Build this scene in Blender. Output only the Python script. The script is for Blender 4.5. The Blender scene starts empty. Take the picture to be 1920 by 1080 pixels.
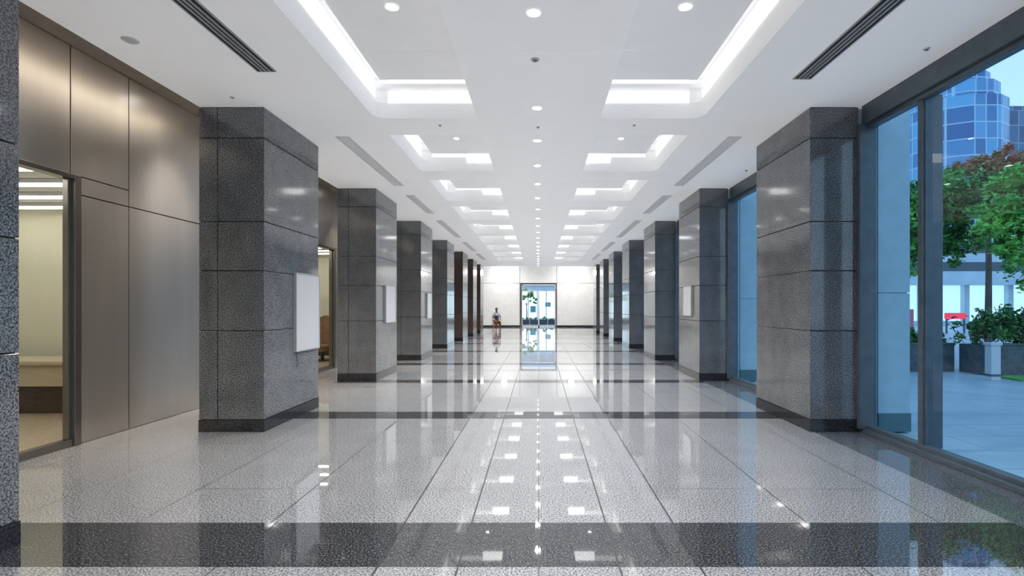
import bpy, math, random
from mathutils import Vector
random.seed(7)
sc = bpy.context.scene
COL = sc.collection
F=960.0; VX=1010.0; VY=575.0; H=1.5

# ---------------------------------------------------------------- materials
def mat(name, color=(.8,.8,.8), rough=.5, metal=0.0, ior=1.5, emit=None, estr=0.0, spec=None):
    m=bpy.data.materials.new(name); m.use_nodes=True
    b=m.node_tree.nodes["Principled BSDF"]
    b.inputs["Base Color"].default_value=(*color,1)
    b.inputs["Roughness"].default_value=rough
    b.inputs["Metallic"].default_value=metal
    b.inputs["IOR"].default_value=ior
    if emit:
        b.inputs["Emission Color"].default_value=(*emit,1)
        b.inputs["Emission Strength"].default_value=estr
    return m
def noise_color(m, c1, c2, scale, detail=2, lo=.35, hi=.65, bump=0.0, vec_scale=None, rough_var=None, scale2=None, amt2=0.0):
    nt=m.node_tree; b=nt.nodes["Principled BSDF"]
    tc=nt.nodes.new("ShaderNodeTexCoord")
    src=tc.outputs["Object"]
    if vec_scale:
        mp=nt.nodes.new("ShaderNodeMapping"); mp.inputs["Scale"].default_value=vec_scale
        nt.links.new(src,mp.inputs["Vector"]); src=mp.outputs["Vector"]
    n=nt.nodes.new("ShaderNodeTexNoise"); n.inputs["Scale"].default_value=scale; n.inputs["Detail"].default_value=detail
    nt.links.new(src,n.inputs["Vector"])
    r=nt.nodes.new("ShaderNodeValToRGB")
    r.color_ramp.elements[0].position=lo; r.color_ramp.elements[0].color=(*c1,1)
    r.color_ramp.elements[1].position=hi; r.color_ramp.elements[1].color=(*c2,1)
    nt.links.new(n.outputs["Fac"],r.inputs["Fac"])
    out=r.outputs["Color"]
    if scale2:
        n2=nt.nodes.new("ShaderNodeTexNoise"); n2.inputs["Scale"].default_value=scale2; n2.inputs["Detail"].default_value=3
        nt.links.new(tc.outputs["Object"],n2.inputs["Vector"])
        mr=nt.nodes.new("ShaderNodeMapRange"); mr.inputs[1].default_value=.3; mr.inputs[2].default_value=.7
        mr.inputs[3].default_value=1-amt2; mr.inputs[4].default_value=1+amt2
        nt.links.new(n2.outputs["Fac"],mr.inputs[0])
        vm=nt.nodes.new("ShaderNodeVectorMath"); vm.operation='SCALE'
        nt.links.new(out,vm.inputs[0]); nt.links.new(mr.outputs[0],vm.inputs["Scale"])
        out=vm.outputs["Vector"]
    nt.links.new(out,b.inputs["Base Color"])
    if bump>0:
        n3=nt.nodes.new("ShaderNodeTexNoise"); n3.inputs["Scale"].default_value=2.2; n3.inputs["Detail"].default_value=1
        nt.links.new(tc.outputs["Object"],n3.inputs["Vector"])
        bp=nt.nodes.new("ShaderNodeBump"); bp.inputs["Strength"].default_value=bump; bp.inputs["Distance"].default_value=.02
        nt.links.new(n3.outputs["Fac"],bp.inputs["Height"]); nt.links.new(bp.outputs["Normal"],b.inputs["Normal"])
    return m
def glass(name,tint,refl=.04):
    m=bpy.data.materials.new(name); m.use_nodes=True; nt=m.node_tree
    nt.nodes.clear()
    o=nt.nodes.new("ShaderNodeOutputMaterial"); mx=nt.nodes.new("ShaderNodeMixShader")
    t=nt.nodes.new("ShaderNodeBsdfTransparent"); g=nt.nodes.new("ShaderNodeBsdfGlossy")
    t.inputs["Color"].default_value=(*tint,1); g.inputs["Roughness"].default_value=0.0
    lw=nt.nodes.new("ShaderNodeLayerWeight"); lw.inputs["Blend"].default_value=.5
    p=nt.nodes.new("ShaderNodeMath"); p.operation='POWER'; p.inputs[1].default_value=5
    nt.links.new(lw.outputs["Facing"],p.inputs[0])
    q=nt.nodes.new("ShaderNodeMath"); q.operation='MULTIPLY_ADD'; q.inputs[1].default_value=.6; q.inputs[2].default_value=refl
    nt.links.new(p.outputs[0],q.inputs[0])
    nt.links.new(q.outputs[0],mx.inputs[0]); nt.links.new(t.outputs[0],mx.inputs[1]); nt.links.new(g.outputs[0],mx.inputs[2])
    nt.links.new(mx.outputs[0],o.inputs[0])
    return m

M_ceil=noise_color(mat("ceiling_paint_glow",rough=.6,emit=(1,.995,.99),estr=.15),(.78,.78,.79),(.80,.80,.81),3,2)  # even emission put into the paint to brighten the ceiling
M_panel=noise_color(mat("ceiling_panel_paint_glow",rough=.6,emit=(1,.995,.99),estr=.13),(.76,.765,.775),(.78,.785,.795),3,2)  # coffer panels get the same added emission as the ceiling paint
M_taupe=noise_color(mat("alcove_ceiling",rough=.5),(.20,.165,.14),(.23,.19,.165),3,2)
M_floor=noise_color(mat("light_granite",rough=.025,ior=2.6),(.07,.074,.082),(.41,.415,.43),88,3,.37,.63,bump=.006,scale2=2.5,amt2=.05)
M_dark=noise_color(mat("dark_granite",rough=.025,ior=1.9),(.008,.009,.011),(.13,.135,.145),88,3,.44,.68,bump=.006)
M_border=noise_color(mat("border_granite",rough=.03,ior=1.9),(.035,.04,.05),(.20,.21,.23),88,3,.38,.68,bump=.006)
M_seam=mat("floor_grout",(.012,.012,.014),.5)
M_seam2=mat("floor_grout_fine",(.05,.05,.055),.4)
M_col=noise_color(mat("grey_granite",rough=.085,ior=1.7),(.022,.024,.028),(.25,.257,.27),82,4,.38,.65,bump=.035,scale2=4,amt2=.14)
M_colw=noise_color(mat("brown_granite",rough=.2,ior=1.6),(.04,.025,.022),(.14,.10,.09),60,4,.36,.68)
M_joint=mat("stone_joint",(.012,.012,.014),.7)
M_plinth=noise_color(mat("black_plinth",rough=.12,ior=1.6),(.008,.008,.01),(.035,.035,.04),60,3)
M_metal=noise_color(mat("brushed_bronze_steel",rough=.32,metal=.9),(.48,.45,.415),(.60,.565,.525),1.6,3,.3,.7,vec_scale=(1,1,.12))
M_metal2=mat("door_frame_steel",(.24,.225,.205),.25,.9)
M_alu=mat("pale_aluminium",(.62,.64,.66),.35,.3)
M_boardf=mat("board_frame",(.42,.42,.43),.4,.3)
M_frame=noise_color(mat("window_frame_grey",rough=.35,metal=.2),(.075,.10,.125),(.095,.125,.15),8,2)
M_black=mat("black_gap",(.01,.01,.012),.8)
M_glassR=glass("window_glass",(.64,.86,.98),.05)
M_glassL=glass("door_glass",(.86,.88,.84),.08)
M_glassD=glass("far_door_glass",(.95,.99,1.0),.03)
M_coveglow=mat("cove_wall_glow",(.7,.7,.7),.5,emit=(1,1,.99),estr=.9)  # emission put on cove faces in place of light from hidden LEDs
M_coveglow_bright=mat("cove_wall_glow_bright",(1,1,1),.5,emit=(1,1,.99),estr=2.4)  # stronger emission for the brightest cove wall faces
M_led2=mat("linear_warm_led",(1,.9,.75),.5,emit=(1,.88,.70),estr=9)
M_down=mat("downlight_lens",(1,1,1),.5,emit=(1,.98,.95),estr=20)
M_white=mat("white_enamel",(.62,.62,.64),.4)
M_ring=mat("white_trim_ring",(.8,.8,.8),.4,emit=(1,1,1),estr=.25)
M_board=mat("board_white",(.50,.51,.53),.35)
M_vent=mat("vent_slat_grey",(.38,.38,.39),.45)
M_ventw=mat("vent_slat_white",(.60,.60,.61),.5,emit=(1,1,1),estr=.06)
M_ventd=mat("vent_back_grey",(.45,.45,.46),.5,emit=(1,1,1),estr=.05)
M_wall=noise_color(mat("cream_stone_wall",rough=.35),(.72,.715,.70),(.77,.765,.75),4,3)
M_wallw=noise_color(mat("white_plaster",rough=.6),(.74,.75,.77),(.78,.79,.8),4,2)
M_base=mat("black_baseboard",(.015,.015,.018),.25)

# ---------------------------------------------------------------- mesh helpers
class MB:
    def __init__(s): s.v=[];s.f=[];s.m=[]
    def box(s,x0,x1,y0,y1,z0,z1,mi=0):
        b=len(s.v)
        s.v+=[(x0,y0,z0),(x1,y0,z0),(x1,y1,z0),(x0,y1,z0),(x0,y0,z1),(x1,y0,z1),(x1,y1,z1),(x0,y1,z1)]
        for q in [(0,3,2,1),(4,5,6,7),(0,1,5,4),(1,2,6,5),(2,3,7,6),(3,0,4,7)]:
            s.f.append(tuple(b+i for i in q)); s.m.append(mi)
    def quad(s,pts,mi=0):
        b=len(s.v); s.v+=list(pts); s.f.append(tuple(range(b,b+len(pts)))); s.m.append(mi)
    def prism(s,poly,z0,z1,mi=0):
        n=len(poly); b=len(s.v)
        s.v+=[(x,y,z0) for x,y in poly]+[(x,y,z1) for x,y in poly]
        s.f.append(tuple(b+i for i in reversed(range(n)))); s.m.append(mi)
        s.f.append(tuple(b+n+i for i in range(n))); s.m.append(mi)
        for i in range(n):
            j=(i+1)%n; s.f.append((b+i,b+j,b+n+j,b+n+i)); s.m.append(mi)
    def cyl(s,cx,cy,z0,z1,r0,r1=None,n=24,mi=0):
        r1=r0 if r1 is None else r1
        b=len(s.v)
        for k in range(n):
            a=2*math.pi*k/n; s.v.append((cx+r0*math.cos(a),cy+r0*math.sin(a),z0))
        for k in range(n):
            a=2*math.pi*k/n; s.v.append((cx+r1*math.cos(a),cy+r1*math.sin(a),z1))
        s.f.append(tuple(b+i for i in reversed(range(n)))); s.m.append(mi)
        s.f.append(tuple(b+n+i for i in range(n))); s.m.append(mi)
        for i in range(n):
            j=(i+1)%n; s.f.append((b+i,b+j,b+n+j,b+n+i)); s.m.append(mi)
    def obj(s,name,mats,loc=(0,0,0),bevel=0,smooth=False,parent=None):
        me=bpy.data.meshes.new(name); me.from_pydata(s.v,[],s.f)
        for m in mats: me.materials.append(m)
        for p,mi in zip(me.polygons,s.m): p.material_index=mi; p.use_smooth=smooth
        me.update()
        o=bpy.data.objects.new(name,me); COL.objects.link(o); o.location=loc
        if parent: o.parent=parent
        if bevel:
            md=o.modifiers.new("b",'BEVEL'); md.width=bevel; md.segments=2; md.limit_method='ANGLE'
        return o
def empty(name,loc,label=None,cat=None,group=None):
    o=bpy.data.objects.new(name,None); o.empty_display_size=.1; COL.objects.link(o); o.location=loc
    tag(o,label,cat,group); return o
def tag(o,label=None,cat=None,group=None,kind=None):
    if label:o["label"]=label
    if cat:o["category"]=cat
    if group:o["group"]=group
    if kind:o["kind"]=kind
    return o
def copy_tree(o,loc):
    c=o.copy(); COL.objects.link(c); c.location=loc
    for ch in o.children:
        d=ch.copy(); COL.objects.link(d); d.parent=c
        for g in ch.children:
            e=g.copy(); COL.objects.link(e); e.parent=d
    return c
def curve_mesh(name,cu,m,parent):
    tmp=bpy.data.objects.new("tmp_curve",cu); COL.objects.link(tmp)
    me=bpy.data.meshes.new_from_object(tmp.evaluated_get(bpy.context.evaluated_depsgraph_get()))
    bpy.data.objects.remove(tmp)
    me.materials.clear(); me.materials.append(m); me.name=name
    for p in me.polygons: p.use_smooth=True; p.material_index=0
    o=bpy.data.objects.new(name,me); COL.objects.link(o); o.parent=parent
    return o

ZC=3.894; YEND=30.4; YB=-5.0; YF=37.9
XL=-3.287; XLo=-4.066; XR=3.25; XRo=3.83; XW=3.95; XWL=-5.01

# ---------------------------------------------------------------- floor
bands=[(-.9,-.3),(2.95,3.555),(6.86,7.31),(10.08,10.5),(13.2,13.6),(17.0,17.4),(20.6,21.0),(24.0,24.4),(27.6,28.0),(31.0,31.4)]
xs=[]
for k in (-10,-8,-6,-4,-2,-1,0,1,2,4,6):
    x=k*.465
    w_=.0055 if abs(k) in (1,2) else .004
    xs.append((x-w_,x+w_))
ys_seams=[]
prev=YB
for b0,b1 in bands+[(YF,YF)]:
    n=max(1,round((b0-prev)/.66))
    for i in range(1,n): ys_seams.append(prev+(b0-prev)*i/n)
    prev=b1
XB=3.29
xc=sorted(set([XWL-.05,XLo,XB,4.0]+[a for a,b in xs if a>XWL-.04]+[b for a,b in xs if b>XWL-.04]))
sy_=.0032
yc=sorted(set([YB,YF]+[y-sy_ for y in ys_seams if y<YF]+[y+sy_ for y in ys_seams if y<YF]+[b for a in bands for b in a]))
def inx(x): return any(a<x<b for a,b in xs)
def iny(y): return any(abs(y-q)<sy_ for q in ys_seams)
def inb(y): return any(a<y<b for a,b in bands)
fm=MB()
idx={}
for i,x in enumerate(xc):
    for j,y in enumerate(yc):
        idx[i,j]=len(fm.v); fm.v.append((x,y,0))
for i in range(len(xc)-1):
    for j in range(len(yc)-1):
        mx=(xc[i]+xc[i+1])/2; my=(yc[j]+yc[j+1])/2
        if mx>XB: mi=2 if not iny(my) else 3
        elif inb(my) and mx>XLo: mi=3 if inx(mx) and abs(mx)<1 else 1
        elif inx(mx): mi=3
        elif iny(my): mi=4
        else: mi=0
        fm.f.append((idx[i,j],idx[i+1,j],idx[i+1,j+1],idx[i,j+1])); fm.m.append(mi)
floor=fm.obj("floor",[M_floor,M_dark,M_border,M_seam,M_seam2]); tag(floor,kind="structure")

# ---------------------------------------------------------------- ceiling
SX=.783; OX=2.08; PZ=4.10; ZT=4.40
coffers=[(-2.4,1.4,.5),(2.0,6.51,.64)]
for k in range(1,9):
    far=6.51+2.55*k
    coffers.append((far-1.92,far,.36))
cm=MB()
cm.box(XLo,-OX,YB,YEND,ZC,ZT+.05)
cm.box(OX,4.06,YB,YEND,ZC,ZT+.05)
cm.box(-SX,SX,YB,4.788,ZC,ZT+.05); cm.box(-SX,SX,4.794,YEND,ZC,ZT+.05)
prev=YB
for n,f,g in coffers:
    for s in (-1,1):
        a,b=sorted((s*SX,s*OX)); cm.box(a,b,prev,n,ZC,ZT)
    prev=f
for s in (-1,1):
    a,b=sorted((s*SX,s*OX)); cm.box(a,b,prev,YEND,ZC,ZT)
for n,f,g in coffers:
    for s in (-1,1):
        a,b=sorted((s*SX,s*OX)); cm.box(a,b,n,f,ZT,ZT+.05)
        r=.16
        poly=[(s*OX,f),(s*(OX),f-r)]
        for k in range(1,8):
            t=k/8*math.pi/2
            poly.append((s*(OX-r+r*math.cos(t)),f-r+r*math.sin(t)))
        poly.append((s*(OX-r),f))
        if s<0: poly=poly[::-1]
        cm.prism(poly,ZC,PZ-.01)
        a,b=sorted((s*(SX-.002),s*1.82))
        seam = 5.2 if abs(f-6.51)<.01 else None
        if seam:
            cm.box(a,b,n,seam-.004,PZ,PZ+.04,1); cm.box(a,b,seam+.004,f-g,PZ,PZ+.04,1)
        else: cm.box(a,b,n,f-g,PZ,PZ+.04,1)
        a,b=sorted((s*SX,s*(OX-.02))); cm.box(a,b,f-.10,f,4.245,4.295,1)
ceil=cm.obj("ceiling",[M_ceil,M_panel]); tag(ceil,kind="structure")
am=MB(); am.box(XWL-.1,XLo,YB,YEND,4.3,4.45); am.obj("ceiling_alcove",[M_taupe])["kind"]="structure"
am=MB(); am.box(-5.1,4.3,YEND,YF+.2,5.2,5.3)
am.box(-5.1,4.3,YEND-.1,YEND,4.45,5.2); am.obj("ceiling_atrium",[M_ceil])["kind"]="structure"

# cove lights: glowing faces stand in for cove walls washed by hidden LEDs
for ci,(n,f,g) in enumerate(coffers):
    for s in (-1,1):
        L=MB()
        lx=s*(OX-.012)
        L.box(min(lx,lx+s*.01),max(lx,lx+s*.01),n+.03,f-.03,4.15,4.37)
        a,b=sorted((s*(SX+.02),s*(OX-.17)))
        if ci<2:
            L.box(a,b,f-.012,f-.003,4.09,4.235)
            L.box(a,b,f-.012,f-.003,4.30,4.385,1)
        else:
            a,b=sorted((s*(SX+.03),s*(SX+.48))); L.box(a,b,f-.012,f-.003,4.05,4.24,1)
            a,b=sorted((s*(SX+.5),s*(OX-.2))); L.box(a,b,f-.012,f-.003,4.15,4.24)
            L.box(a,b,f-.012,f-.003,4.30,4.385)
        o=L.obj("cove_light",[M_coveglow,M_coveglow_bright])
        tag(o,"white glowing face standing in for the lit cove wall in the ceiling coffer","light","cove lights in the ceiling coffers")

# downlights
def downlight(x,y,z,r,power,color=(1,.98,.95),grp="recessed downlights along the ceiling",soft=.05,ang=125):
    e=empty("downlight",(x,y,z),"small round recessed ceiling downlight, glowing white","light",grp)
    t=MB()
    n=28
    for k in range(n):
        a0=2*math.pi*k/n;a1=2*math.pi*(k+1)/n
        def p(rr,a,zz): return (rr*math.cos(a),rr*math.sin(a),zz)
        t.quad([p(r*1.25,a0,0),p(r*1.25,a1,0),p(r*1.2,a1,-.010),p(r*1.2,a0,-.010)])
        t.quad([p(r*1.2,a0,-.010),p(r*1.2,a1,-.010),p(r,a1,-.009),p(r,a0,-.009)])
        t.quad([p(r,a0,-.009),p(r,a1,-.009),p(r*.97,a1,0),p(r*.97,a0,0)])
    t.obj("trim_ring",[M_ring],parent=e,smooth=True)
    t=MB(); t.cyl(0,0,-.006,-.001,r*.97,n=28); t.obj("lens",[M_down],parent=e)
    if power>0:
        l=bpy.data.lights.new("downlight_lamp",'SPOT'); l.energy=power; l.spot_size=math.radians(ang); l.spot_blend=.9
        l.shadow_soft_size=soft; l.color=color
        lo=bpy.data.objects.new("lamp",l); COL.objects.link(lo); lo.parent=e; lo.location=(0,0,-.03)
    return e
sy=[4.16,6.16,7.37]+[7.37+1.3*i for i in range(1,18)]
for i,y in enumerate(sy):
    downlight(-.04 if i==0 else -.02,y,ZC,.055,180 if y<18 else 210,ang=150)
for y in (-3,-.5,1.8): downlight(0,y,ZC,.055,200,ang=150)
for y in [4.43,7.9,10.1]+[12.7+2.55*k for k in range(6)]:
    for s in (-1,1):
        downlight(s*1.27,y,PZ,.055 if y<5 else .04,180 if y<18 else 220,ang=115)
for y in (-1.5,.3):
    for s in (-1,1): downlight(s*1.27,y,PZ,.055,165)
for y in (6.9,8.9,12.6,16.2):
    downlight(-4.5,y,4.3,.05,600,color=(1,.86,.70),grp="warm downlights over the metal wall",soft=.05,ang=72)
downlight(-4.45,4.5,4.3,.05,260,color=(1,.88,.74),grp="warm downlights over the metal wall",ang=72)
t=MB(); t.box(-.035,.035,-2.2,3.2,-.03,0,1); t.box(-.03,.03,-2.15,3.15,-.04,-.03,0)
o=t.obj("linear_light_1",[M_led2,M_white],(-4.13,4.7,4.3)); o["kind"]="structure"  # warm linear LED light along the alcove ceiling, tagged as structure

# sensors
M_sens=mat("sensor_grey",(.18,.18,.19),.5)
def disc(name,x,y,r,label,cat,z=ZC,mats=(M_white,M_sens)):
    t=MB(); t.cyl(0,0,-.010,0,r*.8,r,24); t.cyl(0,0,-.016,-.010,r*.45,r*.55,20,mi=1 if r<.05 else 0)
    tag(t.obj(name,list(mats),(x,y,z),smooth=False),label,cat,"ceiling sensors")
disc("smoke_detector",-3.67,4.6,.07,"white round smoke detector on the side ceiling","detector")
disc("smoke_detector",3.6,4.75,.03,"small white ceiling sensor near the windows","detector")
disc("smoke_detector",-.035,4.96,.045,"small round sensor on the central ceiling strip","detector")
disc("smoke_detector",-3.5,5.85,.025,"small white sprinkler cap beside the granite column","detector")
disc("smoke_detector",-.01,6.82,.025,"tiny dark sensor on the central ceiling strip","detector")
disc("smoke_detector",-1.3,6.75,.022,"tiny sensor on the ceiling cross beam","detector")
disc("smoke_detector",1.26,6.75,.022,"tiny sensor on the ceiling cross beam","detector")
disc("smoke_detector",3.65,9.0,.03,"small white ceiling sensor near the windows","detector")

# air vents
def vent(x,y0,y1,w,dark):
    L=y1-y0
    e=empty("air_vent",(x,(y0+y1)/2,ZC),"long slotted air vent set in the side ceiling"+(" with dark slots" if dark else ", pale grey"),"vent","slot air vents")
    t=MB()
    fr=.012
    t.box(-w/2,-w/2+fr,-L/2,L/2,-.012,0); t.box(w/2-fr,w/2,-L/2,L/2,-.012,0)
    t.box(-w/2,w/2,-L/2,-L/2+fr,-.012,0); t.box(-w/2,w/2,L/2-fr,L/2,-.012,0)
    t.obj("frame",[M_vent if dark else M_ventw],parent=e)
    t=MB(); t.box(-w/2+fr,w/2-fr,-L/2+fr,L/2-fr,-.004,-.001); t.obj("duct",[M_black if dark else M_ventd],parent=e)
    t=MB(); n=3 if dark else 7
    for i in range(1,n+1):
        xx=-w/2+fr+(w-2*fr)*i/(n+1)
        t.box(xx-.009,xx+.009,-L/2+fr,L/2-fr,-.014,-.004)
    t.obj("slats",[M_vent if dark else M_ventw],parent=e)
vy=[(2.4,5.25,True),(7.2,10.1,False),(11.0,13.1,False),(14.2,17.6,False),(19.0,22.0,False),(23.2,26.0,False)]
for y0,y1,dk in vy:
    for s in (-1,1): vent(s*2.76,y0,y1-(.05 if dk and s<0 else 0)+(.12 if dk and s>0 else 0),.19,dk)

# ---------------------------------------------------------------- columns
courses=[.147,1.21,1.93,2.52,3.52,ZC-.006]
colY=[1.73,6.13,10.35,14.3,18.4,22.2,25.7,28.9]
def make_column(w,d,side,mt,name):
    e=empty("granite_column",(0,0,0))
    t=MB(); g=.005
    for i in range(5):
        z0=courses[i]+g; z1=courses[i+1]-g
        if side<0: cuts=[0,.22,w]
        else: cuts=[0,w]
        for a,b in zip(cuts[:-1],cuts[1:]):
            aa=a+(g if a>0 else 0); bb=b-(g if b<w else 0)
            t.box(aa,bb,0,d,z0,z1,0)
    t.box(.012,w-.012,.012,d-.012,.1,ZC,1)
    t.obj("shaft",[mt,M_joint],parent=e,bevel=.004)
    t=MB(); t.box(-.006,w+.006,-.006,d+.006,0,.147,0); t.obj("plinth",[M_plinth],parent=e,bevel=.004)
    return e
protoL=make_column(XL-XLo,1.51,-1,M_col,"L"); protoR=make_column(XRo-XR,1.51,1,M_col,"R")
for s,proto,x0 in ((-1,protoL,XLo),(1,protoR,XR)):
    for i,y in enumerate(colY):
        if i==0: c=proto; c.location=(x0,y,0)
        else: c=copy_tree(proto,(x0,y,0))
        if i>=5 and s<0:
            for ch in c.children:
                if ch.name.startswith("shaft"):
                    ch.data=ch.data.copy(); ch.data.materials[0]=M_colw
        lab="square polished grey granite column with black plinth"
        if s<0 and 1<=i<=3: lab="grey granite column with black plinth and white notice board"
        elif s<0 and i>=5: lab="reddish brown granite column with black plinth"
        elif s>0: lab="polished grey granite column beside the tall windows"
        tag(c,lab,"column","granite columns lining the lobby")
def board(x,y0,y1,z0,z1,s):
    e=empty("notice_board",(x,(y0+y1)/2,z0),"blank white notice board with thin metal frame on granite column","notice board","white notice boards on the columns")
    h=z1-z0; w=(y1-y0)/2; dx=.04*s
    t=MB(); a,b=sorted((0,dx*.85)); t.box(a,b,-w+.015,w-.015,.015,h-.015); t.obj("panel",[M_board],parent=e,bevel=.003)
    t=MB(); a,b=sorted((0,dx))
    t.box(a,b,-w,-w+.015,0,h); t.box(a,b,w-.015,w,0,h); t.box(a,b,-w+.015,w-.015,0,.015); t.box(a,b,-w+.015,w-.015,h-.015,h)
    t.obj("frame",[M_boardf],parent=e)
    return e
b1=board(XL+.001,6.86,7.6,.89,1.96,1)
cu=bpy.data.curves.new("cord",'CURVE'); cu.dimensions='3D'; cu.bevel_depth=.004
sp=cu.splines.new('BEZIER'); pts=[(.03,-.34,0),(.035,-.345,-.1),(.03,-.32,-.16),(.03,-.35,-.2)]
sp.bezier_points.add(3)
for p,q in zip(sp.bezier_points,pts): p.co=q; p.handle_left_type=p.handle_right_type='AUTO'
curve_mesh("cord",cu,M_black,b1)
board(XL+.001,10.9,11.65,1.15,1.96,1); board(XL+.001,14.95,15.6,1.15,1.9,1)
board(XR-.001,10.8,11.4,1.3,1.95,-1)

# ---------------------------------------------------------------- windows right
bays=[(YB,6.12)]+[(colY[i]+1.52,colY[i+1]-.01) for i in range(1,7)]
mull={0:[-3.8,-1.55,.7,2.97,5.23]}
for i,(y0,y1) in enumerate(bays):
    t=MB()
    t.box(3.86,4.06,y0,y1,3.67,ZC); t.box(3.90,4.0,y0,y1,3.62,3.67)
    t.box(3.84,4.06,y0,y1,0,.05); t.box(3.90,4.0,y0,y1,.05,.09)
    t.box(3.80,4.0,y1-.06,y1,.05,3.67); t.box(3.84,4.0,y0,y0+.06,.05,3.67)
    for my in mull.get(i,[(y0+y1)/2]):
        t.box(3.915,4.13,my,my+.06,.05,3.67)
        t.box(3.94,4.0,my-.012,my+.075,.05,3.67)
    o=t.obj("window_%d"%(i+1),[M_frame],bevel=.004); o["kind"]="structure"
    g=MB(); g.quad([(XW+.02,y0,.07),(XW+.02,y1,.07),(XW+.02,y1,3.65),(XW+.02,y0,3.65)]); g.obj("glass",[M_glassR],parent=o)
M_pil=noise_color(mat("pale_blue_stone",rough=.5),(.42,.55,.62),(.46,.6,.68),5,2)
M_pilb=mat("dark_teal_base",(.08,.16,.18),.4)
for i in range(1,8):
    e=empty("exterior_pilaster",(XRo+.008,colY[i]+.02,0),"pale blue stone pilaster outside the glass with dark base","pilaster","exterior pilasters")
    t=MB(); 
    t.box(.24,.62,0,1.44,.22,1.66); t.box(.24,.62,0,1.44,1.67,4.3); t.box(.0,.235,.01,1.44,0,3.88); t.box(.26,.6,.02,1.42,.1,4.2); t.obj("shaft",[M_pil],parent=e)
    t=MB(); t.box(.24,.63,-.01,1.45,0,.22); t.obj("base",[M_pilb],parent=e)

# ---------------------------------------------------------------- left wall with metal panels and glass doors
doors=[(3.3,5.58),(10.1,12.55)]
ZD=2.92; g=.006
t=MB()
def wall_panels(y0,y1,z0,z1):
    t.box(XWL-.03,XWL,y0+g,y1-g,z0+g,z1-g,0)
ycuts=[YB,-2,.6,3.3,5.58,6.26,7.9,10.1,12.55,13.3,15,17,19,21,23,25,27,29,YEND]
for a,b in zip(ycuts[:-1],ycuts[1:]):
    isd=any(abs(a-d0)<.01 for d0,d1 in doors)
    after=any(abs(a-d1)<.01 for d0,d1 in doors)
    if isd:
        wall_panels(a,b-.1,ZD,4.3)
        t.box(XWL-.12,XWL-.03,a,b,ZD,4.3,1)
    else:
        wall_panels(a,b,0,2.72)
        if after:
            wall_panels(a,b,2.72,ZD); wall_panels(a-.1,b,ZD,4.3)
        else: wall_panels(a,b,2.72,4.3)
        t.box(XWL-.12,XWL-.03,a,b,0,4.3,1)
o=t.obj("wall_left",[M_metal,M_black],bevel=.003); o["kind"]="structure"
for di,(y0,y1) in enumerate(doors):
    t=MB()
    t.box(XWL-.10,XWL+.03,y1-.08,y1,0,ZD); t.box(XWL-.10,XWL+.03,y0,y0+.08,0,ZD)
    t.box(XWL-.10,XWL+.03,y0+.08,y1-.08,ZD-.05,ZD); t.box(XWL-.08,XWL+.01,y0+.08,y1-.08,0,.08)
    t.box(XWL-.07,XWL-.01,y1-.12,y1-.08,.08,ZD-.05)
    t.box(XWL-.07,XWL-.01,(y0+y1)/2-.03,(y0+y1)/2+.03,.08,ZD-.05)
    o=t.obj("door_%d"%(di+1),[M_metal2],bevel=.004); o["kind"]="structure"
    q=MB(); q.quad([(XWL-.04,y0+.08,.08),(XWL-.04,y1-.08,.08),(XWL-.04,y1-.08,ZD-.05),(XWL-.04,y0+.08,ZD-.05)]); q.obj("glass",[M_glassL],parent=o)
# side rooms
M_room=noise_color(mat("cream_room_wall",rough=.6),(.72,.70,.58),(.76,.74,.62),2,2)
M_rfloor=noise_color(mat("tan_carpet",rough=.6),(.42,.34,.25),(.5,.41,.31),20,3)
M_wood=noise_color(mat("beige_laminate",rough=.35),(.55,.46,.33),(.62,.53,.4),6,3,vec_scale=(1,1,8))
M_dwood=noise_color(mat("dark_walnut",rough=.4),(.05,.03,.02),(.1,.06,.04),6,3,vec_scale=(1,1,8))
M_tube=mat("room_tube_light",(1,1,1),.5,emit=(1,.95,.84),estr=8)
for ri,(ya,yb) in enumerate([(2.6,8.2),(9.3,15.2)]):
    t=MB(); x0=-10.0;x1=XWL-.13
    t.box(x0,x1,yb,yb+.1,0,3.1); t.box(x0-.1,x0,ya,yb,0,3.1); t.box(x0,x1,ya-.1,ya,0,3.1)
    o=t.obj("wall_room_%d"%(ri+1),[M_room]); o["kind"]="structure"
    t=MB(); t.box(x0,x1,ya,yb,3.05,3.15); o=t.obj("ceiling_room_%d"%(ri+1),[M_wallw]); o["kind"]="structure"
    t=MB(); t.box(x0,XWL-.05,ya,yb,-.06,0); o=t.obj("floor_room_%d"%(ri+1),[M_rfloor]); o["kind"]="structure"
    for k in range(6):
        yy=ya+1.5+k*.72
        e=empty("tube_light",(-7.2,yy,3.05),"long white tube light on the office ceiling","light","office tube lights")
        t=MB(); t.box(-1.9,1.9,-.06,.06,-.05,0); t.obj("housing",[M_white],parent=e,bevel=.005)
        t=MB(); t.box(-1.85,1.85,-.045,.045,-.075,-.05); t.obj("tube",[M_tube],parent=e,bevel=.01)
e=empty("reception_desk",(-7.5,7.4,0),"beige reception desk with dark recessed base","desk")
t=MB(); t.box(-1.9,1.5,-.4,.35,.70,.75); t.obj("desktop",[M_wood],parent=e,bevel=.006)
t=MB(); t.box(-1.85,1.45,-.35,-.3,.40,.70); t.obj("front_panel",[M_wood],parent=e,bevel=.004)
t=MB(); t.box(-1.8,1.4,-.2,.3,0,.70); t.obj("base_cabinet",[M_dwood],parent=e,bevel=.004)
e=empty("armchair",(-6.0,14.1,0),"tan leather armchair with rounded back behind the glass","armchair")
M_lea=noise_color(mat("tan_leather",rough=.45),(.30,.16,.08),(.38,.21,.11),10,3)
t=MB(); 
n=20
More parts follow.
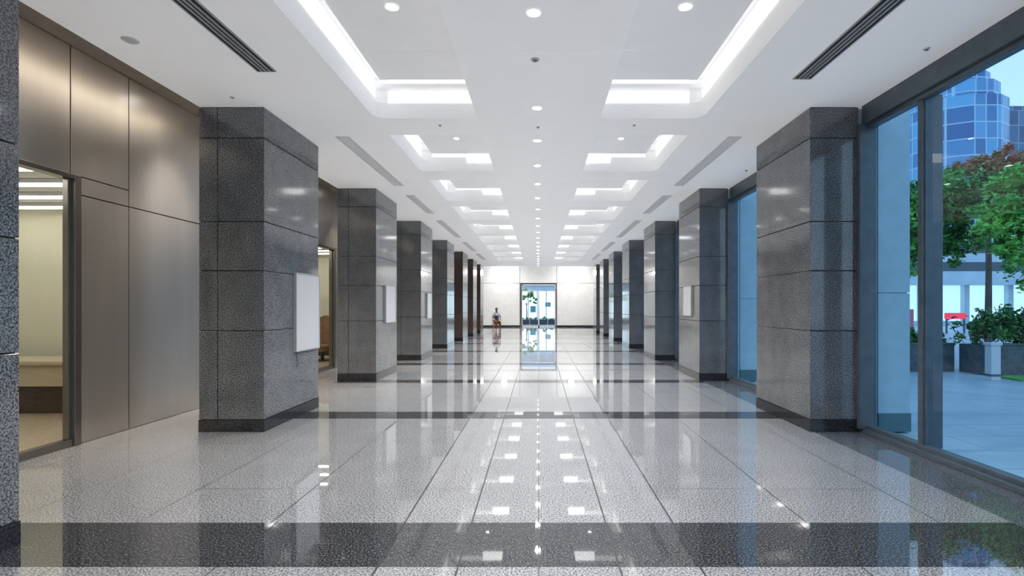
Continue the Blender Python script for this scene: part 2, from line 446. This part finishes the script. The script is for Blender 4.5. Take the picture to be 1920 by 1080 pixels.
for k in range(n):
    a0=math.pi*(k/n); a1=math.pi*((k+1)/n)
    h0=.80+.45*math.sin(a0); h1=.80+.45*math.sin(a1)
    r0,r1=.34,.44
    Pp=lambda r,a,z:(r*math.cos(a),r*math.sin(a),z)
    t.quad([Pp(r0,a0,.12),Pp(r0,a1,.12),Pp(r0,a1,h1),Pp(r0,a0,h0)])
    t.quad([Pp(r1,a1,.12),Pp(r1,a0,.12),Pp(r1,a0,h0),Pp(r1,a1,h1)])
    t.quad([Pp(r0,a0,h0),Pp(r0,a1,h1),Pp(r1,a1,h1),Pp(r1,a0,h0)])
t.obj("backrest",[M_lea],parent=e,smooth=True)
t=MB(); t.cyl(0,.0,.28,.45,.34,.33,28); t.obj("seat",[M_lea],parent=e,bevel=.03)
t=MB(); t.cyl(0,.1,0,.28,.05,.04,12); t.cyl(0,.1,0,.03,.28,.26,24); t.obj("leg",[M_dwood],parent=e)

# ---------------------------------------------------------------- far wall
t=MB(); dx=1.263; dz=3.16
def fp(x0,x1,z0,z1): t.box(x0+.014,x1-.014,YF,YF+.05,z0+.014,z1-.014,0)
zsp=1.5+(575-531)*YF/960
for x0,x1 in ((-5.1,-1.39),(1.34,4.3)):
    fp(x0,x1,0,zsp)
    fp(x0,x1,zsp,5.2)
fp(-1.39,1.34,zsp,5.2)
t.box(-5.1,-dx,YF+.05,YF+.2,0,5.2,1); t.box(dx,4.3,YF+.05,YF+.2,0,5.2,1); t.box(-dx,dx,YF+.05,YF+.2,dz,5.2,1)
t.box(-1.39,-dx,YF-.02,YF+.05,0,zsp,2); t.box(dx,1.34,YF-.02,YF+.05,0,zsp,2)
o=t.obj("wall_far",[M_wall,M_black,M_metal2]); o["kind"]="structure"
t=MB(); t.box(-5.0,-1.39,YF-.02,YF,0,.12); t.box(1.34,4.2,YF-.02,YF,0,.12); t.obj("baseboard_far",[M_base])["kind"]="structure"
t=MB()
fy0=YF+.02;fy1=YF+.1
t.box(-dx,-dx+.06,fy0,fy1,0,dz); t.box(dx-.06,dx,fy0,fy1,0,dz); t.box(-dx,dx,fy0,fy1,dz-.08,dz)
t.box(-dx,dx,fy0,fy1,2.62,2.70); t.box(-.05,.05,fy0,fy1,0,2.62); t.box(-dx,dx,fy0,fy1,0,.1)
t.box(-.68,-.65,fy0,fy1,.1,2.62); t.box(.65,.68,fy0,fy1,.1,2.62)
t.box(-.10,-.07,fy0-.05,fy0-.02,.9,1.4); t.box(.07,.10,fy0-.05,fy0-.02,.9,1.4)
o=t.obj("door_3",[M_alu]); o["kind"]="structure"
q=MB(); q.quad([(-dx,YF+.06,.05),(dx,YF+.06,.05),(dx,YF+.06,dz),(-dx,YF+.06,dz)]); q.obj("glass",[M_glassD],parent=o)
t=MB(); t.box(-5.1,-5.0,YEND,YF,0,5.2); t.obj("wall_left_far",[M_wall])["kind"]="structure"
t=MB(); t.box(4.06,4.2,YEND,YF,0,5.2); t.obj("wall_right_far",[M_wall])["kind"]="structure"
t=MB(); t.box(-5.1,4.1,YB-.1,YB,0,4.45); t.obj("wall_back",[M_wallw])["kind"]="structure"
for x in (-2.55,2.4):
    e=empty("wall_lamp",(x,YF-.0,4.0),"round glowing lamp washing the cream end wall","light","lamps on the end wall")
    t=MB()
    t.cyl(0,0,0,.12,.24,.21,24); b=t.obj("housing",[M_white],parent=e); b.rotation_euler=(math.radians(90),0,0)
    t=MB(); t.cyl(0,0,.12,.14,.20,.19,24); b=t.obj("lens",[M_down],parent=e); b.rotation_euler=(math.radians(90),0,0)
    l=bpy.data.lights.new("wl",'POINT'); l.energy=65; l.shadow_soft_size=.1; lo=bpy.data.objects.new("lamp",l); COL.objects.link(lo); lo.parent=e; lo.location=(0,-.5,0)
for x in (-3.4,-1.2,1.2,3.4):
    for y in (32.5,36.0):
        downlight(x,y,5.2,.08,240,color=(1,.985,.96),grp="downlights over the far hall",ang=130)

# ---------------------------------------------------------------- seated person on a chair
def skin(name,vs,es,mt,parent,sub=2):
    me=bpy.data.meshes.new(name); me.from_pydata([v[:3] for v in vs],es,[]); me.materials.append(mt)
    o=bpy.data.objects.new(name,me); COL.objects.link(o); o.parent=parent
    md=o.modifiers.new("skin",'SKIN'); md.use_smooth_shade=True
    sv=me.skin_vertices[0].data
    for i,v in enumerate(vs): sv[i].radius=(v[3],v[4] if len(v)>4 else v[3])
    sv[0].use_root=True
    s=o.modifiers.new("sub",'SUBSURF'); s.levels=sub; s.render_levels=sub
    return o
M_skin=mat("skin_tone",(.22,.11,.07),.5)
M_shirt=mat("navy_white_shirt",(.02,.05,.16),.7)
nt=M_shirt.node_tree; b=nt.nodes["Principled BSDF"]; tc=nt.nodes.new("ShaderNodeTexCoord"); sp_=nt.nodes.new("ShaderNodeSeparateXYZ"); nt.links.new(tc.outputs["Object"],sp_.inputs[0])
rr=nt.nodes.new("ShaderNodeValToRGB"); rr.color_ramp.interpolation='CONSTANT'; rr.color_ramp.elements[0].color=(.015,.04,.14,1); rr.color_ramp.elements[1].position=.92; rr.color_ramp.elements[1].color=(.55,.57,.6,1)
nt.links.new(sp_.outputs[2],rr.inputs[0]); nt.links.new(rr.outputs[0],b.inputs["Base Color"])
M_trou=mat("brown_trousers",(.13,.045,.02),.7); M_hair=mat("black_hair",(.015,.012,.01),.5); M_shoe=mat("black_shoe",(.02,.02,.02),.4)
M_chw=noise_color(mat("orange_brown_wood",rough=.4),(.36,.13,.03),(.48,.19,.05),10,3,vec_scale=(1,1,6))
pl=(-2.72,33.0,0)
pe=empty("person",pl,"seated person in white and navy shirt, hands on knees","person"); pe.rotation_euler=(0,0,.35)
vs=[(0,0,.53,.13,.10),(0,.01,.72,.12,.09),(0,0,.95,.14,.10),(0,0,1.10,.10,.08),(0,-.01,1.17,.052),(0,-.02,1.24,.07,.085),(0,-.02,1.34,.078,.095),(0,-.01,1.41,.05,.06)]
es=[(i,i+1) for i in range(7)]
def add(chain,root):
    p=root
    for c in chain:
        vs.append(c); es.append((p,len(vs)-1)); p=len(vs)-1
    return p
for s in (-1,1):
    h=add([(s*.17,0,1.09,.06),(s*.24,-.06,.86,.045),(s*.2,-.24,.70,.034),(s*.17,-.34,.655,.03)],3)
    for k,(ox,ln) in enumerate(((-.03,.06),(-.01,.075),(.01,.07),(.03,.055))):
        add([(s*.17+ox,-.36,.645,.0095),(s*.17+ox,-.36-ln*.6,.63,.009),(s*.17+ox,-.36-ln,.605,.0075)],h)
    add([(s*.13,-.34,.645,.011),(s*.115,-.37,.635,.009)],h)
    add([(s*.10,-.04,.51,.09),(s*.13,-.42,.50,.062),(s*.13,-.40,.28,.05),(s*.13,-.38,.09,.035),(s*.14,-.50,.04,.035,.03)],0)
skin("body",vs,es,M_skin,pe)
vs=[(0,0,.56,.145,.12),(0,.01,.74,.135,.105),(0,0,.95,.155,.115),(0,0,1.10,.115,.09),(0,-.005,1.15,.062)]; es=[(0,1),(1,2),(2,3),(3,4)]
for s in (-1,1): add([(s*.175,0,1.09,.072),(s*.225,-.04,.92,.062),(s*.24,-.06,.87,.058)],3)
skin("shirt",vs,es,M_shirt,pe)
vs=[(0,0,.53,.145,.12)]; es=[]
for s in (-1,1): add([(s*.10,-.04,.515,.105),(s*.13,-.42,.505,.078),(s*.13,-.40,.28,.065),(s*.13,-.385,.12,.058)],0)
skin("trousers",vs,es,M_trou,pe)
for s in (-1,1):
    vs=[(s*.13,-.37,.05,.045,.04),(s*.14,-.45,.045,.045,.04),(s*.14,-.53,.035,.035,.03)]; es=[(0,1),(1,2)]
    skin("shoe",vs,es,M_shoe,pe)
import bmesh
def blob(name,c,sc_,mt,parent,cut=None,seg=20):
    bm=bmesh.new(); bmesh.ops.create_uvsphere(bm,u_segments=seg,v_segments=seg//2+2,radius=1)
    for v in bm.verts:
        v.co=Vector((v.co.x*sc_[0]+c[0],v.co.y*sc_[1]+c[1],v.co.z*sc_[2]+c[2]))
    if cut: bmesh.ops.delete(bm,geom=[v for v in bm.verts if cut(v.co)],context='VERTS')
    me=bpy.data.meshes.new(name); bm.to_mesh(me); bm.free(); me.materials.append(mt)
    for p in me.polygons: p.use_smooth=True
    o=bpy.data.objects.new(name,me); COL.objects.link(o); o.parent=parent; return o
blob("hair",(0,0,1.355),(.085,.10,.095),M_hair,pe,cut=lambda v:v.y<-.045 and v.z<1.40)
for s in (-1,1): blob("eye",(s*.03,-.105,1.33),(.010,.008,.007),M_hair,pe,seg=8)
blob("nose",(0,-.115,1.305),(.012,.018,.02),M_skin,pe,seg=8)
blob("mouth",(0,-.105,1.265),(.022,.008,.005),M_trou,pe,seg=8)
for s in (-1,1): blob("ear",(s*.08,-.01,1.32),(.01,.02,.03),M_skin,pe,seg=8)
ce=empty("wooden_chair",pl,"orange brown wooden chair under the seated person","chair"); ce.rotation_euler=(0,0,.35)
t=MB(); t.box(-.23,.23,-.24,.22,.36,.405); t.obj("seat",[M_chw],parent=ce,bevel=.01)
for x in (-.2,.2):
    for y in (-.2,.2):
        t=MB(); t.box(x-.02,x+.02,y-.02,y+.02,0,.36); t.obj("leg",[M_chw],parent=ce,bevel=.004)
t=MB(); t.box(-.22,-.18,.18,.22,.405,.92); t.box(.18,.22,.18,.22,.405,.92); t.box(-.18,.18,.19,.215,.78,.92); t.box(-.18,.18,.19,.215,.55,.62); t.obj("backrest",[M_chw],parent=ce,bevel=.004)

# ---------------------------------------------------------------- exterior
M_pave=noise_color(mat("blue_grey_paving",rough=.4),(.44,.49,.52),(.54,.59,.62),1.2,4)
def brick_lines(m,bw,rh,ms,c):
    nt=m.node_tree; b=nt.nodes["Principled BSDF"]; lk=b.inputs["Base Color"].links[0]; src=lk.from_socket
    tc=nt.nodes.new("ShaderNodeTexCoord"); br=nt.nodes.new("ShaderNodeTexBrick"); br.inputs["Scale"].default_value=1
    br.inputs["Brick Width"].default_value=bw; br.inputs["Row Height"].default_value=rh; br.inputs["Mortar Size"].default_value=ms
    nt.links.new(tc.outputs["Object"],br.inputs["Vector"])
    mx=nt.nodes.new("ShaderNodeMix"); mx.data_type='RGBA'
    nt.links.new(br.outputs["Fac"],mx.inputs[0]); nt.links.new(src,mx.inputs[6]); mx.inputs[7].default_value=(*c,1)
    nt.links.new(mx.outputs[2],b.inputs["Base Color"])
brick_lines(M_pave,1.2,.6,.010,(.32,.37,.40))
t=MB(); t.box(4.06,140,-30,140,-.08,-.02); t.box(-40,4.06,YF+.2,140,-.08,-.02); o=t.obj("ground",[M_pave]); o["kind"]="structure"
M_leaf=noise_color(mat("leaf_green",rough=.5),(.02,.13,.03),(.16,.46,.08),1.8,3)
M_leafd=noise_color(mat("leaf_dark",rough=.5),(.015,.08,.03),(.08,.26,.06),2.5,3)
M_leaf2=noise_color(mat("leaf_bright",rough=.5),(.06,.30,.04),(.32,.68,.14),1.8,3)
M_leaf3=noise_color(mat("leaf_reddish",rough=.5),(.48,.12,.08),(.30,.34,.14),1.5,3)
M_bark=noise_color(mat("bark",rough=.8),(.06,.045,.035),(.14,.11,.09),12,3,vec_scale=(1,1,.2))
def foliage(name,blobs,n,size,mt,parent,rnd):
    V=[];Fc=[]
    tot=sum(b[3]**2 for b in blobs)
    for b in blobs:
        m=int(n*b[3]**2/tot); ns=max(6,m//45); sprigs=[]
        for i in range(ns):
            d=Vector((rnd.gauss(0,1),rnd.gauss(0,1),rnd.gauss(0,1))).normalized()*(b[3]*(rnd.random()**.4)*(.75+.5*rnd.random()))
            sprigs.append(Vector(b[:3])+Vector((d.x,d.y,d.z*.8)))
        for i in range(m):
            c=sprigs[rnd.randrange(ns)]+Vector((rnd.gauss(0,1),rnd.gauss(0,1),rnd.gauss(0,1)))*b[3]*.14
            u=Vector((rnd.gauss(0,1),rnd.gauss(0,1),rnd.gauss(0,.6))).normalized()
            w=u.cross(Vector((rnd.gauss(0,1),rnd.gauss(0,1),rnd.gauss(0,1)))).normalized()
            s=size*(.6+.8*rnd.random()); k=len(V)
            V+= [c-u*s, c+w*s*.45, c+u*s, c-w*s*.45]
            Fc.append((k,k+1,k+2,k+3))
    me=bpy.data.meshes.new(name); me.from_pydata(V,[],Fc); me.materials.append(mt)
    o=bpy.data.objects.new(name,me); COL.objects.link(o); o.parent=parent; return o
def tree(loc,blobs,n,size,mt,label,trunk_r=.12,seed=1):
    rnd=random.Random(seed)
    e=empty("tree",loc,label,"tree")
    cu=bpy.data.curves.new("trunk",'CURVE'); cu.dimensions='3D'; cu.bevel_depth=trunk_r; cu.bevel_resolution=4
    zc=min(b[2]-b[3]*.6 for b in blobs)
    zc=max(zc,1.4)
    def br(pts):
        sp=cu.splines.new('POLY'); sp.points.add(len(pts)-1)
        for p,q in zip(sp.points,pts): p.co=(*q[:3],1); p.radius=q[3]
    br([(0,0,-.02,1.3),(.05,.03,zc*.5,1),(0,0,zc,.8)])
    for b in blobs: br([(0,0,zc*.85,.6),(b[0]*.5,b[1]*.5,(zc+b[2])/2,.35),(b[0],b[1],b[2],.12)])
    curve_mesh("trunk",cu,M_bark,e)
    foliage("foliage",blobs,n,size,mt,e,rnd)
def P(px,py,Y): return ((px-VX)*Y/F, Y, H+(VY-py)*Y/F)
def wb(base,lst):
    out=[]
    for px,py,Y,r in lst:
        p=P(px,py,Y); out.append((p[0]-base[0],p[1]-base[1],p[2],r))
    return out
bA=(9.55,14.2,0); tree(bA,wb(bA,[(1700,400,14,.9),(1690,480,14,.7),(1725,440,14,.6),(1740,360,14,.7),(1795,440,14.5,.65),(1785,375,14.5,.8),(1815,345,15,.65),(1770,470,14.3,.45),(1825,390,15,.5)]),13500,.085,M_leaf,"leafy dark green street tree",.09,3)
bB=(13.4,13.2,0); tree(bB,wb(bB,[(1880,395,12.5,.55),(1915,425,12.5,.65),(1960,370,12.5,.8),(1858,425,12.3,.34),(1890,470,12.3,.40),(1940,500,12.5,.55),(1925,350,12.8,.6),(1890,350,12.8,.45)]),10500,.075,M_leaf2,"bright green tree with drooping branches",.05,5)
bC=(15.8,18,0); tree(bC,wb(bC,[(1805,322,18,.5),(1840,318,18,.55),(1880,305,18,.55),(1920,312,18,.6),(1790,345,18,.4),(1860,345,18,.5)]),5200,.09,M_leaf3,"tree with reddish green blossom canopy",.09,8)
M_plt=noise_color(mat("dark_planter_stone",rough=.5),(.06,.08,.09),(.12,.14,.15),10,3)
M_soil=mat("soil",(.03,.02,.015),.9)
def planter(x0,x1,y0,y1,h,label,blobs,mt,n,seed):
    e=empty("planter",((x0+x1)/2,(y0+y1)/2,-.02),label,"planter")
    w=(x1-x0)/2; d=(y1-y0)/2
    t=MB(); t.box(-w,w,-d,-d+.1,0,h); t.box(-w,w,d-.1,d,0,h); t.box(-w,-w+.1,-d+.1,d-.1,0,h); t.box(w-.1,w,-d+.1,d-.1,0,h); t.box(-w-.02,w+.02,-d-.02,-d+.12,h,h+.05)
    t.obj("box",[M_plt],parent=e,bevel=.01)
    t=MB(); t.box(-w+.1,w-.1,-d+.1,d-.1,0,h-.03); t.obj("soil",[M_soil],parent=e)
    foliage("shrub",[(bx,by,h+bz,r) for bx,by,bz,r in blobs],n,.055,mt,e,random.Random(seed))
planter(7.3,9.75,12.0,12.7,.62,"long dark stone planter with low shrubs",[(-1.05+.3*i,0,.14,.26) for i in range(8)],M_leaf,6500,11)
planter(9.85,14.0,11.3,12.0,.66,"dark stone planter with rounded dark green bushes",[(-1.75+.45*i,0,.34+.14*(i%2),.46) for i in range(9)]+[(-.3,.1,.95,.35),(.1,.1,1.1,.38),(.6,.1,1.2,.35),(1.2,.1,1.1,.4)],M_leafd,16000,12)
e=empty("grass_strip",(11.4,10.75,-.02),"low green grass strip beside the planter","grass"); e["kind"]="stuff"
t=MB(); t.box(-1.6,1.6,-.35,.35,0,.04); t.obj("turf",[M_leaf],parent=e,bevel=.02)
foliage("blades",[(-1.3+.3*i,0,.04,.25) for i in range(9)],1500,.03,M_leaf2,e,random.Random(31)).scale=(1,1,.3)
e=empty("bollard",(9.4,10.6,-.02),"white concrete post beside the planter","bollard")
t=MB(); t.box(-.10,.10,-.08,.08,0,.72); t.box(-.12,.12,-.10,.10,.72,.78); t.obj("post",[M_white],parent=e,bevel=.01)
t=MB(); t.box(-.102,.102,-.082,.082,.08,.13); t.obj("band",[M_frame],parent=e)
def towermat(name,c1,c2,cm,sx,sz):
    m=mat(name,c1,.15,0,1.5); nt=m.node_tree; b=nt.nodes["Principled BSDF"]
    tc=nt.nodes.new("ShaderNodeTexCoord"); sp=nt.nodes.new("ShaderNodeSeparateXYZ"); nt.links.new(tc.outputs["Object"],sp.inputs[0])
    ad=nt.nodes.new("ShaderNodeMath"); ad.operation='ADD'; nt.links.new(sp.outputs[0],ad.inputs[0]); nt.links.new(sp.outputs[1],ad.inputs[1])
    cb=nt.nodes.new("ShaderNodeCombineXYZ"); nt.links.new(ad.outputs[0],cb.inputs[0]); nt.links.new(sp.outputs[2],cb.inputs[1])
    br=nt.nodes.new("ShaderNodeTexBrick"); br.offset=0; br.inputs["Color1"].default_value=(*c1,1); br.inputs["Color2"].default_value=(*c2,1); br.inputs["Mortar"].default_value=(*cm,1)
    br.inputs["Scale"].default_value=1; br.inputs["Brick Width"].default_value=sx; br.inputs["Row Height"].default_value=sz; br.inputs["Mortar Size"].default_value=.07
    nt.links.new(cb.outputs[0],br.inputs["Vector"]); nt.links.new(br.outputs["Color"],b.inputs["Base Color"])
    return m
M_tw=towermat("tower_glass",(.02,.12,.34),(.14,.42,.72),(.38,.58,.72),1.3,1.9)
M_tw2=towermat("tower_glass_pale",(.03,.09,.20),(.10,.22,.38),(.22,.33,.42),1.2,2.2)
t=MB(); 
poly=[(0,0),(2.2,-1.2),(5.5,-1.2),(7.6,0),(7.6,8),(0,8)]
t.prism(poly,0,26); t.prism([(x*.82+.7,y*.8+.4) for x,y in poly],26,28); t.prism([(x*.6+1.5,y*.6+.8) for x,y in poly],28,29.3)
e=t.obj("office_tower",[M_tw],(47.6,60,-.02)); tag(e,"blue glass office tower with faceted stepped top","building")
t=MB(); t.box(0,14,0,10,0,26); t.box(1,13,1,9,26,27); e=t.obj("office_block",[M_tw2],(58.8,64,-.02)); tag(e,"dark blue glass office block behind the tower","building")
M_pod=noise_color(mat("pale_facade",rough=.5),(.50,.60,.68),(.62,.72,.78),.5,3)
M_shop=mat("shop_glow",(.6,.75,.85),.4,emit=(.75,.92,1),estr=.8)
M_red=mat("red_sign",(.7,.04,.06),.4,emit=(1,.04,.10),estr=.8)
M_pink=mat("pink_banner",(.7,.2,.3),.5)
M_dkgl=mat("dark_shop_glass",(.05,.09,.13),.1)
e=empty("shop_building",(35,40,-.02),"pale low shop building with glowing shopfronts and canopy","building")
t=MB(); t.box(-12,16,0,6,3.4,7.2); t.box(-12,16,.3,6,0,.4)
for i in range(9): t.box(-12+3.45*i,-11.6+3.45*i,.1,.6,0,3.4)
t.box(-12,16,-1.6,.0,3.2,3.5); t.obj("facade",[M_pod],parent=e)
t=MB(); t.box(-11.6,15.6,.5,.7,.4,3.2); t.obj("shopfront",[M_shop],parent=e)
t=MB(); t.box(-11.6,15.6,-.03,.0,4.3,5.0); t.box(-11.6,15.6,-.03,.0,5.7,6.5); t.obj("window_band",[M_dkgl],parent=e)
e=empty("shop_sign",(23.6,29,0),"small red glowing sign board on a post","sign")
t=MB(); t.box(-.6,.6,-.05,.05,.8,1.15); t.obj("panel",[M_red],parent=e,bevel=.03)
t=MB(); t.cyl(-.5,0,-.02,.8,.05,n=12); t.cyl(.5,0,-.02,.8,.05,n=12); t.obj("post",[M_frame],parent=e)
e=empty("shop_sign",(14.5,20,0),"pink banner sign standing on the pavement","sign")
t=MB(); t.box(-.14,.14,-.03,.03,.45,1.4); t.obj("panel",[M_pink],parent=e,bevel=.02)
t=MB(); t.cyl(0,0,-.02,.45,.04,n=12); t.box(-.2,.2,-.15,.15,-.02,.03); t.obj("post",[M_frame],parent=e)
bD=(-1.2,50,0); tree(bD,[(0.2,0,2.7,.55),(.7,.4,2.1,.35),(-.4,0,2.3,.4)],700,.12,M_leaf2,"leafy tree outside the entrance doors",.05,21)
planter(-3,3,43.5,44.3,.35,"stone planter with hedge outside the entrance doors",[(-2.6+.6*i,0,.08,.22+.08*(i%2)) for i in range(9)],M_leaf2,2500,22)
e=empty("street_kiosk",(0,55,-.02),"pale glazed shopfront building across the street","building")
t=MB(); t.box(-7,7,.4,4,0,5)
for i in range(15): t.box(-7+.97*i,-6.88+.97*i,0,.4,0,4.6)
t.box(-7.2,7.2,-.3,.4,3.2,3.6); t.box(-7,7,0,.4,4.6,5); t.obj("facade",[M_pod],parent=e)
t=MB(); t.box(-6.7,6.7,.3,.39,.3,3.2); t.obj("shopfront",[mat("kiosk_glow",(.6,.8,.85),.4,emit=(.85,.98,1),estr=1.5)],parent=e)
t=MB(); t.box(.7,1.3,-.05,-.01,1.5,2.0); t.box(-.9,-.3,-.05,-.01,.9,1.6); t.obj("poster",[mat("teal_poster",(.10,.35,.38),.5)],parent=e)

# ---------------------------------------------------------------- world
w=bpy.data.worlds.new("World"); sc.world=w; w.use_nodes=True; nt=w.node_tree
bg=nt.nodes["Background"]; tc=nt.nodes.new("ShaderNodeTexCoord"); sp=nt.nodes.new("ShaderNodeSeparateXYZ"); r=nt.nodes.new("ShaderNodeValToRGB")
nt.links.new(tc.outputs["Generated"],sp.inputs[0]); nt.links.new(sp.outputs[2],r.inputs[0])
r.color_ramp.elements[0].position=0; r.color_ramp.elements[0].color=(.78,.90,1,1)
r.color_ramp.elements[1].position=.8; r.color_ramp.elements[1].color=(.26,.54,.92,1)
nt.links.new(r.outputs[0],bg.inputs[0]); bg.inputs[1].default_value=1.2

# ---------------------------------------------------------------- camera
cd=bpy.data.cameras.new("camera"); cam=bpy.data.objects.new("camera",cd); COL.objects.link(cam)
cam.location=(0,0,H); cam.rotation_euler=(math.radians(90),0,0)
cd.sensor_width=36; cd.lens=F/1920*36; cd.shift_x=-50/1920; cd.shift_y=35/1920; cd.clip_start=.05; cd.clip_end=500
sc.camera=cam
sc.view_settings.view_transform='Standard'
sc.view_settings.exposure=0.18
